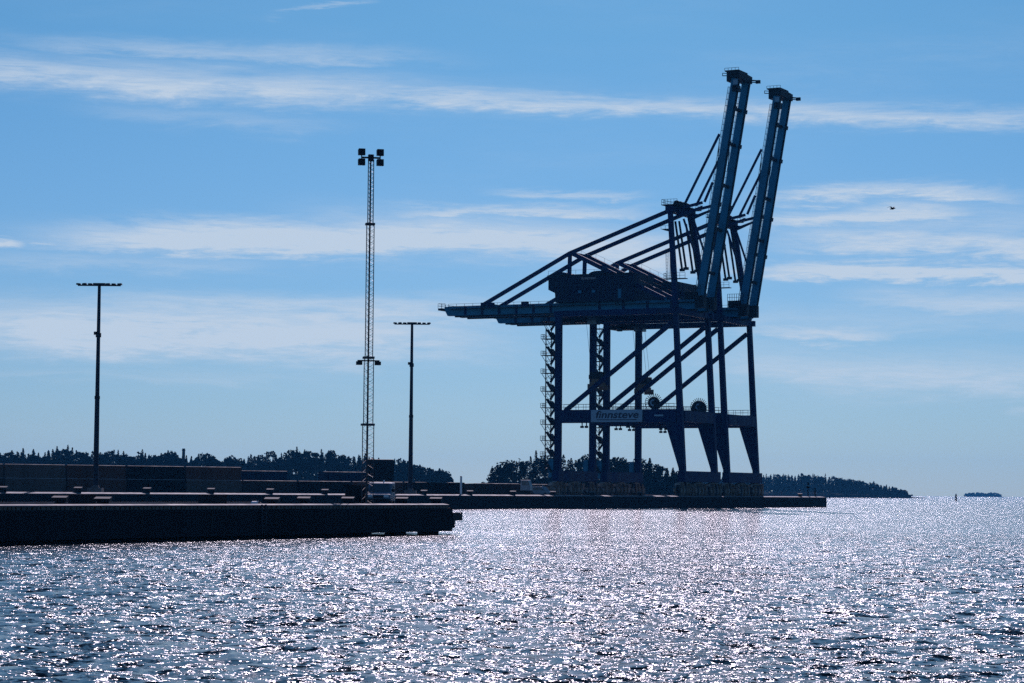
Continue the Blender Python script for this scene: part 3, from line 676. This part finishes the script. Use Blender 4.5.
crate(354.5, 365.5, NB + 4, 1.6, 'tall dark control cabinet at the foot of the lattice mast', 'control_cabinet', DARK)

# small white pump
def pump():
    p = pier_pt(255, NN - 3.2); o = empty('water_pump', p)
    MB().tube((-.25, 0, .28), (.15, 0, .28), .2, n=14).box(-.3, .2, -.16, .16, .0, .1).box(.12, .22, -.1, .1, .1, .5).build('motor', WHITE, o)
    MB().tube((.3, -.05, .22), (.3, .05, .22), .2, n=14).build('wheel', GREY, o)
    MB().tube((-.2, 0, .48), (-.35, 0, .62), .03, n=6).tube((-.35, 0, .62), (.1, 0, .64), .03, n=6).build('handle', GREY, o)
    tag(o, 'small white wheeled pump near the edge of the near pier', 'pump')
pump()

# ------------------------------------------------------------------ lattice mast
def lattice_mast():
    Y = 185.0; b = at_z(367.0, Y, PZ + .01); zt = 28.9 - PZ
    o = empty('lattice_mast', b, R(12))
    z_of = lambda py: at(368, py, Y).z - PZ
    secs = [(0.2, z_of(424), .86), (z_of(424), z_of(357), .72), (z_of(357), z_of(223.5), .58), (z_of(223.5), z_of(160), .42)]
    for i, (z0, z1, wd) in enumerate(secs):
        m = MB(); h = wd / 2; tri = [(-h, -h * .58), (h, -h * .58), (0, h * 1.15)]
        for x, y in tri: m.tube((x, y, z0), (x, y, z1), .034, n=6)
        n = int((z1 - z0) / (wd * .75))
        for k in range(n):
            za, zb = z0 + (z1 - z0) * k / n, z0 + (z1 - z0) * (k + 1) / n
            for (x0, y0), (x1, y1) in zip(tri, tri[1:] + tri[:1]):
                m.tube((x0, y0, za), (x1, y1, (za + zb) / 2), .013, n=4).tube((x1, y1, (za + zb) / 2), (x0, y0, zb), .013, n=4)
        m.tube((0, 0, z0), (0, 0, z1), .05, n=5)
        m.box(-h - .06, h + .06, -h, h, z1 - .14, z1 + .02) if i < 3 else None
        m.build('mast_section', GREY, o)
    MB().box(-.9, .9, -.9, .9, 0, .25).build('foundation', CONC, o)
    m = MB(); za = z_of(361.5); m.box(-.85, .85, -.05, .05, za, za + .1)
    ar = m.build('lower_arm', DARK, o)
    for x in (-.72, .72): MB().box(x - .22, x + .22, -.2, .2, za - .28, za - .01).build('work_lamp', DARK, ar)
    zt = z_of(158); m = MB(); m.box(-.75, .75, -.05, .05, zt - .05, zt + .08).box(-.2, .2, -.2, .2, zt - .25, zt + .25)
    for x in (-.72, .72): m.box(x - .04, x + .04, -.04, .04, zt - .5, zt + .55)
    m.build('head_frame', DARK, o)
    for x in (-.72, .72):
        for dz in (.42, -.36):
            MB().prism([(-.3, zt + dz - .26), (.25, zt + dz - .22), (.32, zt + dz + .22), (-.24, zt + dz + .26)], 'x', x - .25, x + .25).build('floodlight', DARK, o)
    tag(o, 'slender lattice mast with four floodlights on the near pier', 'mast')
lattice_mast()

# ------------------------------------------------------------------ vehicles
def van(p, rz, m, label, s=1.0):
    o = empty('van', p, rz)          # local x across, local -y is the front
    W2 = .95
    b = MB(); b.prism([(-2.3, .4), (-2.35, .95), (-1.35, 1.12), (-.72, 1.86), (-.5, 1.92), (2.3, 1.92), (2.4, .5), (2.3, .36)], 'x', -W2, W2)
    b.build('body', m, o, .08)
    MB().add([(-.84, -1.36, 1.16), (.84, -1.36, 1.16), (.74, -.80, 1.82), (-.74, -.80, 1.82), (-.84, -1.33, 1.15), (.84, -1.33, 1.15), (.74, -.77, 1.81), (-.74, -.77, 1.81)],
             [(0,1,2,3),(7,6,5,4),(0,4,5,1),(1,5,6,2),(2,6,7,3),(3,7,4,0)]).build('windscreen', GLASS, o)
    for s_ in (-1, 1):
        MB().prism([(-.95, 1.2), (-.6, 1.72), (1.9, 1.72), (1.9, 1.2)], 'x', s_ * (W2 + .001), s_ * (W2 + .012)).build('side_window', GLASS, o)
        MB().box(s_ * .62 - .2, s_ * .62 + .2, -2.37, -2.3, .72, .92).build('headlight', WHITE, o)
        MB().box(min(s_ * .96, s_ * 1.18), max(s_ * .96, s_ * 1.18), -1.0, -.9, 1.15, 1.4).build('mirror', DARK, o)
        for y in (-1.45, 1.4):
            wl = MB().tube((s_ * .74, y, .36), (s_ * .97, y, .36), .36, n=18).build('wheel', RUBBER, o)
            MB().tube((s_ * .965, y, .36), (s_ * .985, y, .36), .2, n=14).build('rim', GREY, wl)
    MB().box(-.94, .94, -2.44, -2.3, .36, .6).box(-.4, .4, -2.38, -2.3, .66, .86).build('bumper', DARK, o)
    MB().tube((.25, -.2, 1.92), (.25, -.2, 2.12), .06, n=8).build('roof_beacon', WHITE, o)
    return tag(o, label, 'van')
VANB = mat('pale_blue_van_paint', (.13, .19, .25), .6, .1, 1, spec=.15)
van(pier_pt(381, NB + 4.5), R(-2), VANB, 'pale van parked facing the water beside the lattice mast')
VW2 = mat('dusty_white_paint', (.28, .30, .32), .45, .25, 1)
def tractor(p, rz, label):
    o = empty('terminal_tractor', p, rz)     # local x along its length
    MB().box(-3.4, 2.6, -.5, .5, .75, 1.05).build('chassis', DARK, o)
    MB().prism([(.6, 1.06), (2.6, 1.06), (2.6, 2.0), (2.2, 3.1), (.7, 3.1)], 'y', -1.2, .5).build('cab', VW2, o, .06)
    MB().prism([(2.25, 2.15), (2.56, 2.1), (2.24, 2.95), (2.0, 2.95)], 'y', -1.24, -1.203).build('cab_window', GLASS, o)
    MB().box(1.0, 1.9, -1.23, -1.203, 2.1, 2.9).build('cab_window', GLASS, o)
    MB().box(-2.9, -1.1, -.6, .6, 1.08, 1.35).build('fifth_wheel', DARK, o)
    for x in (-2.6, -1.3, 1.6):
        for y in (-1.0, 1.0): MB().tube((x, y - .16, .52), (x, y + .16, .52), .52, n=16).build('wheel', RUBBER, o)
    tag(o, label, 'tractor')
tractor(at_z(519, 470, QZ + .01), R(-18), 'white terminal tractor parked on the far quay left of the cranes')
VW = mat('white_van_paint', (.25, .27, .30), .45, .1, 1)
van(at_z(541, 490, QZ + .01), R(60), VW, 'white van parked on the far quay by the crane stairs')

# ------------------------------------------------------------------ containers
CCOL = {'dark brown': (.042, .031, .028), 'rust brown': (.09, .046, .036), 'grey brown': (.10, .08, .07), 'black': (.007, .008, .010), 'navy': (.008, .024, .06)}
cont_src = {}
def container(colour, length=12.19, pale=False):
    key = (colour, length, pale)
    if key in cont_src: return copy_tree(cont_src[key])
    m = bpy.data.materials.get('container_' + colour.replace(' ', '_')) or mat('container_' + colour.replace(' ', '_'), CCOL[colour], .75, .35, .6, streak=True, spec=.2)
    l, wd, h = length, 2.44, 2.59
    b = MB(); pts = []; n = int(l / .28)
    prof = []
    for i in range(n):
        x0 = -l / 2 + .1 + i * (l - .2) / n; st = (l - .2) / n
        prof += [(x0, 0), (x0 + st * .35, 0), (x0 + st * .5, .04), (x0 + st * .85, .04)]
    prof.append((l / 2 - .1, 0))
    for s in (-1, 1):
        vs = []; fs = []
        for x, dd in prof: vs += [(x, s * (wd / 2 - .02 - dd), .16), (x, s * (wd / 2 - .02 - dd), h - .1)]
        for i in range(len(prof) - 1): fs.append((2 * i, 2 * i + 2, 2 * i + 3, 2 * i + 1))
        b.add(vs, fs)
    b.box(-l / 2 + .05, l / 2 - .05, -wd / 2 + .08, wd / 2 - .08, .1, h - .05)
    o = b.build('shipping_container', m)
    f = MB()
    for x in (-l / 2 + .06, l / 2 - .06):
        for y in (-wd / 2 + .06, wd / 2 - .06): f.box(x - .06, x + .06, y - .06, y + .06, .0, h)
    for y in (-wd / 2 + .05, wd / 2 - .05): f.box(-l / 2 + .125, l / 2 - .125, y - .05, y + .05, .02, .16).box(-l / 2 + .125, l / 2 - .125, y - .05, y + .05, h - .11, h)
    for x in (-l / 2 + .05, l / 2 - .05): f.box(x - .05, x + .05, -wd / 2 + .125, wd / 2 - .125, .02, .16).box(x - .05, x + .05, -wd / 2 + .125, wd / 2 - .125, h - .11, h)
    f.build('frame', m, o)
    vs = []
    for x in (-l / 2 + .05, l / 2 - .05):
        for y, z in ((-wd / 2 + .0, h + .002), (-wd / 2 + .02, h + .02), (-wd / 2 + .3, h + .075), (-wd / 2 + .32, h + .002)): vs.append((x, y, z))
    MB().add(vs, [(0, 1, 2, 3), (7, 6, 5, 4)] + [(i, i + 4, (i + 1) % 4 + 4, (i + 1) % 4) for i in range(4)]).build('top_rail', RAIL_SEAM if pale else RAIL_DIM, o)  # sloped strip shaped to catch light; under the upper tier its brightness is painted
    for s in (-1, 1):
        d_ = MB().box(l / 2 - .04, l / 2 + .0, min(s * .02, s * 1.08), max(s * .02, s * 1.08), .17, h - .12)
        do = d_.build('door', m, o)
        MB().tube((l / 2 + .03, s * .35, .2), (l / 2 + .03, s * .35, h - .15), .025, n=6).tube((l / 2 + .03, s * .8, .2), (l / 2 + .03, s * .8, h - .15), .025, n=6).build('lock_bar', GREY, do)
    cont_src[key] = o
    return o
ORD = ['first', 'second', 'third', 'fourth', 'fifth', 'sixth', 'seventh', 'eighth', 'ninth', 'tenth']
def put(o, p, rz, label, grp):
    o.location = p; o.rotation_euler = (0, 0, rz); tag(o, label, 'container', grp)
P0 = at_z(-62, 447, QZ + .012); P1 = at_z(300, 490, QZ + .012)
dvec = (P1 - P0).normalized(); arz = math.atan2(dvec.y, dvec.x)
cols_seq = ['dark brown', 'grey brown', 'rust brown', 'black', 'grey brown', 'dark brown', 'black', 'rust brown', 'dark brown', 'grey brown', 'black']
marks = [(98, 'the left lamp post'), (255, 'the white pump'), (368, 'the lattice mast'), (412, 'the right lamp post')]
def px_of(p):
    d = p - Vector((0, 0, EYE)); dep = d.dot(Fv); return CX + FPX * d.dot(cr) / dep
rows = {0: [], 1: []}
STEP = 12.55
for k in range(11):
    c = P0 + dvec * (STEP * k + 6.2)
    if px_of(c) < 440: rows[0].append((c, cols_seq[k % 11]))
for k in range(11):
    c = P0 + dvec * (STEP * k + 6.2) + Vector((-dvec.y, dvec.x, 0)) * .36 + Vector((0, 0, 2.602))
    if px_of(c) < 262: rows[1].append((c, cols_seq[(k * 3 + 1) % 11]))
for lvl, items in rows.items():
    per = {}
    for c, colr in items:
        px = px_of(c); i = min(range(4), key=lambda j: abs(marks[j][0] - px)); side = 'before' if px < marks[i][0] else 'past'
        per.setdefault((i, side), []).append((abs(px - marks[i][0]), c, colr))
    for (i, side), lst in per.items():
        lst.sort(key=lambda e: e[0])
        for q, (dist, c, colr) in enumerate(lst):
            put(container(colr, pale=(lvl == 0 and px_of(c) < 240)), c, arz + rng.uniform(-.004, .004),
                f"{colr} container in the {'upper' if lvl else 'lower'} tier, {ORD[q]} {'left' if side == 'before' else 'right'} of {marks[i][1]}", 'containers stacked in the long yard row')
# farther bluish boxes of the second row
def stack_row(px0, Y, colr, labels, rz, n=1, z0=0):
    for q in range(n):
        put(container(colr), at_z(px0, Y, QZ + .012 + 2.6 * (z0 + q)), rz, labels[q], 'containers in the rear yard row')
stack_row(262, 570, 'navy', ['navy container hidden low behind the end of the upper tier', 'navy container showing behind the end of the upper tier'], arz, 2)
stack_row(343, 580, 'navy', ['navy container low behind the lower tier left of the lattice mast', 'navy container seen left of the lattice mast above the lower tier'], arz, 2)
for q, lb in enumerate(['black short container, bottom of the tall stack right of the lattice mast', 'black short container, middle of the tall stack right of the lattice mast', 'black short container, top of the tall stack right of the lattice mast']):
    put(container('black', 6.06), at_z(380, 545, QZ + .012 + q * 2.6), R(3), lb, 'black containers in the tall stack')
for q, (px, Y, cl, lb) in enumerate([(437, 505, 'black', 'black container low behind the right lamp post, end of the long row'), (463, 560, 'rust brown', 'rust brown container standing behind the thin white post'),
                                     (494, 545, 'dark brown', 'dark brown container between the thin white post and the white tractor'), (452, 640, 'grey brown', 'grey brown container behind the others left of the thin white post'), (524, 575, 'grey brown', 'grey brown container right behind the white tractor'), (556, 590, 'rust brown', 'rust brown container behind the foot of the crane stairs')]):
    put(container(cl), at_z(px, Y, QZ + .012), arz + R(-12 * (q % 2)), lb, 'containers left of the cranes')
# low dark pile at the quay end, right of the cranes
put(container('black'), tn(559, QN - 12, QZ + .012), math.pi / 2 - TH, 'black container lying at the quay end right of the crane bogies', 'containers at the quay end')
# white post
def white_post():
    o = empty('marker_post', at_z(461, 440, QZ + .01)); MB().tube((0, 0, .3), (0, 0, 3.5), .2, n=12).build('post', WHITE, o); MB().box(-.4, .4, -.4, .4, 0, .3).build('base', CONC, o)
    MB().tube((0, 0, 3.5), (0, 0, 3.62), .26, .05, 12).build('cap', GREY, o)
    tag(o, 'thin white post rising between the containers left of the cranes', 'post')
white_post()
# navigation posts on the quay end
def nav_post(px, py, Y, zb, label, cat, name, float_=False):
    p = at_z(px, Y, zb); h = at(px, py, Y).z - zb; o = empty(name, p)
    if float_:
        MB().tube((0, 0, -1.5), (0, 0, h * .8), .55, .5, 14).build('hull', DARK, o); MB().tube((0, 0, h * .8), (0, 0, h), .5, .3, 14).build('topmark', RED, o)
        MB().tube((0, 0, h), (0, 0, h + .3), .12, n=8).build('lamp', GREY, o)
    else:
        MB().tube((0, 0, .2), (0, 0, h), .16, .11, 10).build('post', DARK, o); MB().box(-.4, .4, -.4, .4, 0, .2).build('base', CONC, o)
        MB().tube((0, 0, h * .72), (0, 0, h * .82), .42, n=10).tube((0, 0, h), (0, 0, h + .35), .2, .16, 10).build('lantern', DARK, o)
    tag(o, label, cat)
qe = quay_pt(808, QN - 2.5)
nav_post(808, 484, qe.y, QZ + .01, 'thin dark navigation post on the end of the far quay', 'post', 'navigation_post')
nav_post(815, 489, quay_pt(815, QN - 2).y, QZ + .01, 'short dark navigation post at the very corner of the far quay', 'post', 'navigation_post')
nav_post(956, 494, 1380, 0, 'dark channel buoy standing in open water left of the far islet', 'buoy', 'channel_buoy', True)
nav_post(829.5, 490, 2000, 0, 'tiny dark channel buoy just off the end of the far quay', 'buoy', 'channel_buoy', True)

# ------------------------------------------------------------------ land and woods
def profile(pts, x):
    for (x0, y0), (x1, y1) in zip(pts, pts[1:]):
        if x0 <= x <= x1: return y0 + (y1 - y0) * (x - x0) / (x1 - x0)
    return pts[0][1] if x < pts[0][0] else pts[-1][1]
def tree_geo(g, p, h, wd, conifer, V, F, MI, leaf, n):
    """one tree: tapered trunk and limbs, leaf clumps through the crown's volume"""
    def quad(c, s, mi):
        a = g.normal(0, 1, 3); a /= np.linalg.norm(a); b = g.normal(0, 1, 3); b -= a * a.dot(b); b /= np.linalg.norm(b)
        o = len(V); s2 = s * g.uniform(.5, 1.0)
        V.extend([c + a * s, c + b * s2, c - a * s * .9, c - b * s2]); F.append((o, o + 1, o + 2, o + 3)); MI.append(mi)
    o = len(V); r = .018 * h + .05
    for z, rr in ((0, r), (h * .93, r * .2)):
        for i in range(5): V.append(p + np.array([rr * math.cos(i * 1.2566), rr * math.sin(i * 1.2566), z]))
    for i in range(5): F.append((o + i, o + (i + 1) % 5, o + 5 + (i + 1) % 5, o + 5 + i)); MI.append(2)
    if conifer:
        for i in range(n):
            t = g.uniform(0, 1) ** .75; z = h * (.15 + .85 * t); rad = wd / 2 * (1 - t) ** .8 * g.uniform(.25, 1.15) + .1
            a = g.uniform(0, 6.283); quad(p + np.array([rad * math.cos(a), rad * math.sin(a), z - .15 * rad]), leaf * (1.1 - .65 * t), 1)
    else:
        nb = 7; cl = []
        for i in range(nb):
            a = g.uniform(0, 6.283); t = g.uniform(.35, 1.0); rr = wd / 2 * (.2 + .65 * math.sin(math.pi * min(1, t * .78)) * g.uniform(.3, 1))
            cl.append((np.array([rr * math.cos(a), rr * math.sin(a), h * (.28 + .6 * t)]), wd * g.uniform(.16, .27)))
        cl.append((np.array([0, 0, h * .88]), wd * .2)); cl.append((np.array([0, 0, h * .6]), wd * .3))
        for c, s in cl:
            # a limb out to each clump
            oo = len(V); b0 = p + np.array([0, 0, h * .35]); e = p + c
            V.extend([b0 + np.array([.08, 0, 0]), b0 - np.array([.08, 0, 0]), e]); F.append((oo, oo + 1, oo + 2)); MI.append(2)
        for i in range(n):
            c, s = cl[g.integers(len(cl))]; q = g.normal(0, 1, 3); q *= s * g.uniform(.5, 1.05) / np.linalg.norm(q); q[2] *= .75
            quad(p + c + q, leaf * g.uniform(.6, 1.1), 0)
def wood(name, label, prof, Y, base_z, wm, seed, conif, leaf, n, layers, gap, zfun=None, jit=1.5):
    g = np.random.default_rng(seed); V, F, MI = [], [], []
    for ly in range(layers):
        x = prof[0][0]
        while x < prof[-1][0]:
            Yt = Y * (1 + .045 * ly) + g.uniform(-6, 6)
            top = profile(prof, x) + g.normal(0, jit) + (2.2 * ly if ly < 0 else g.uniform(0, 4.5) if ly % 2 else 0)
            pt = at(x, top, Yt); bz = zfun(x, Yt) if zfun else base_z
            h = pt.z - bz
            if h > 2.5:
                wd = wm * g.uniform(.7, 1.3) * min(1.0, .45 + h / 25)
                con = g.uniform() < conif
                tree_geo(g, np.array([pt.x, Yt, bz]), h * g.uniform(.95, 1.07), wd * (.75 if con else 1.15), con, V, F, MI, leaf, n)
            x += gap * g.uniform(.6, 1.4)
    # undergrowth along the wood's edge
    k = 0
    for i in range(int(1.6 * (prof[-1][0] - prof[0][0]))):
        x = g.uniform(prof[0][0], prof[-1][0]); Yt = Y * (1 - .004) + g.uniform(-8, 4); bz = zfun(x, Yt) if zfun else base_z
        h = max(1.0, (at(x, profile(prof, x), Yt).z - bz) * .4); p = at_z(x, Yt, bz)
        for j in range(16):
            o = len(V); c = np.array([p.x + g.normal(0, wm * .3), Yt + g.normal(0, 1.5), bz + g.uniform(0, h)])
            a = g.normal(0, 1, 3); a *= leaf * 1.2 / np.linalg.norm(a); b = np.cross(a, g.normal(0, 1, 3)); b *= leaf * 1.0 / np.linalg.norm(b)
            V.extend([c + a, c + b, c - a, c - b]); F.append((o, o + 1, o + 2, o + 3)); MI.append(0)
    me = bpy.data.meshes.new(name); me.from_pydata([tuple(v) for v in V], [], F)
    for m in (LEAF, LEAFC, BARK): me.materials.append(m)
    me.polygons.foreach_set('material_index', MI); me.update()
    o = bpy.data.objects.new(name, me); COL.objects.link(o); tag(o, label, 'woodland', kind='stuff')
F1 = [(-60, 452), (0, 454), (12, 451), (20, 453), (30, 452), (40, 454), (52, 449), (64, 447), (76, 450), (90, 452), (105, 450), (118, 452), (130, 456), (142, 453), (152, 455), (160, 456), (172, 451), (180, 456), (198, 457), (210, 455), (222, 458), (240, 457), (246, 458), (254, 454), (262, 457), (272, 454), (280, 456), (288, 449), (300, 450), (312, 450), (322, 452), (330, 451), (342, 455), (352, 457), (362, 456), (372, 460), (380, 459), (390, 462), (400, 459), (408, 463), (416, 465), (426, 467), (432, 469), (441, 470), (447, 475), (453, 480)]
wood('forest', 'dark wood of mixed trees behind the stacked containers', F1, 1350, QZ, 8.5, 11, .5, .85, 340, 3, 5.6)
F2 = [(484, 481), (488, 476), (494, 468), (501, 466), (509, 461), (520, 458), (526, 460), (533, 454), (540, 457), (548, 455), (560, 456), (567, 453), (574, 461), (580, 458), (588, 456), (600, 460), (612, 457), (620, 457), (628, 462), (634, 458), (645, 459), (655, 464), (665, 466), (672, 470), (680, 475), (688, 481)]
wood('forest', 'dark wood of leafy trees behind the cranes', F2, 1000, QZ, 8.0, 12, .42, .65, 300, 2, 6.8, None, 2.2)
# headland
F3 = [(600, 478), (690, 479), (750, 476), (762, 475), (776, 474), (790, 476), (800, 474), (815, 476), (830, 477), (845, 479), (860, 481), (872, 483), (885, 485), (893, 488), (902, 490.5), (908, 492.5)]
YH = 2500.0
def hill_z(x, Y): return max(.4, (profile([(590, 0), (700, 4), (800, 6), (870, 3.5), (908, 1.2), (919, .3)], x)))
def headland():
    V = []; F = []; xs = list(range(585, 926, 5)); ds = [(-.012, 0), (-.007, .35), (0, 1), (.06, 1.1), (.15, .9), (.2, -.2)]
    g = random.Random(5)
    for x in xs:
        for dy, k in ds:
            Yt = YH * (1 + dy); p = at_z(x, Yt, 0); V.append((p.x, Yt, hill_z(x, Yt) * k * g.uniform(.85, 1.15) - (.8 if k <= 0 else 0)))
    n = len(ds)
    for i in range(len(xs) - 1):
        for j in range(n - 1): F.append((i * n + j, (i + 1) * n + j, (i + 1) * n + j + 1, i * n + j + 1))
    mb = MB(); mb.v = V; mb.f = F; tag(mb.build('headland', ROCK), kind='structure')
headland()
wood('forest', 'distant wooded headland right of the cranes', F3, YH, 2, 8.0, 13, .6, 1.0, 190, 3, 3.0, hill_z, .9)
# islet on the horizon
def islet():
    V = []; F = []; Y = 6500.0; g = random.Random(9); xs = [964 + i * 1.6 for i in range(26)]
    for i, x in enumerate(xs):
        t = i / 25; h = 1.6 * (1.2 + 2.0 * math.sin(math.pi * t)) * g.uniform(.7, 1.2) * (0.2 if i in (0, 25) else 1)
        p = at_z(x, Y, 0)
        for dy, k in ((-14, -.3), (-5, .7), (4, 1.0), (16, -.3)): V.append((p.x, Y + dy, h * k))
    for i in range(25):
        for j in range(3): F.append((i * 4 + j, (i + 1) * 4 + j, (i + 1) * 4 + j + 1, i * 4 + j + 1))
    mb = MB(); mb.v = V; mb.f = F; tag(mb.build('islet', ROCK), kind='structure')
    wood('forest', 'scrubby trees on the tiny islet at the horizon', [(966, 494), (972, 492.9), (980, 492.6), (988, 493), (994, 492.7), (1001, 494)], Y, 2.8, 9, 14, .4, 1.6, 110, 1, 1.6, None, .25)
islet()
# chimney above the wood
def chimney():
    o = empty('chimney', at_z(183, 1330, QZ)); h = at(183, 448.5, 1330).z - QZ
    MB().tube((0, 0, 0), (0, 0, h), 1.1, .8, 14).build('shaft', DARK, o); MB().tube((0, 0, h - 1.2), (0, 0, h - .6), 1.0, n=14).build('platform', DARK, o)
    tag(o, 'thin dark chimney poking out of the wood behind the containers', 'chimney')
chimney()
# bird
def bird():
    o = MB()
    o.tube((-.28, 0, 0), (.1, 0, .03), .03, .11, 8).tube((.1, 0, .03), (.34, 0, .06), .11, .06, 8).tube((.34, 0, .06), (.46, 0, .05), .06, .015, 6)
    o.add([(.15, .05, .08), (-.08, .05, .08), (-.02, .42, .26), (.14, .40, .26), (-.22, .85, .14), (.15, .05, .06), (-.08, .05, .06), (-.02, .42, .24), (.14, .40, .24), (-.22, .85, .13)], [(0,1,2,3),(3,2,4),(5,8,7,6),(8,9,7),(0,3,8,5),(1,6,7,2)])
    o.add([(.15, -.05, .08), (-.08, -.05, .08), (-.02, -.42, .26), (.14, -.40, .26), (-.22, -.85, .14), (.15, -.05, .06), (-.08, -.05, .06), (-.02, -.42, .24), (.14, -.40, .24), (-.22, -.85, .13)], [(0,3,2,1),(3,4,2),(5,6,7,8),(8,7,9),(0,5,8,3),(1,2,7,6)])
    o.add([(-.26, 0, .01), (-.5, .1, .0), (-.5, -.1, .0), (-.26, 0, -.02)], [(0,1,2),(3,2,1)])
    b = o.build('bird', DARK); b.location = at(892, 209, 300); b.rotation_euler = (R(8), R(-6), R(20)); b.scale = (1.1, 1.1, 1.1)
    tag(b, 'small dark gull in flight right of the crane booms', 'bird')
bird()

# ------------------------------------------------------------------ haze
def haze():
    mb = MB().box(-30000, 30000, -60, 8200, -6, 125); o = mb.build('haze', bpy.data.materials.new('haze_air')); tag(o, kind='stuff')
    m = o.data.materials[0]; m.use_nodes = True; t = m.node_tree; t.nodes.clear()
    pv = nd(t, 'ShaderNodeVolumePrincipled'); pv.inputs['Color'].default_value = HAZE_COL; pv.inputs['Density'].default_value = HAZE_D; pv.inputs['Anisotropy'].default_value = .2
    out = nd(t, 'ShaderNodeOutputMaterial'); t.links.new(pv.outputs[0], out.inputs['Volume'])
HAZE_COL = (.08, .46, 1.0, 1); HAZE_D = 3.6e-5
haze()
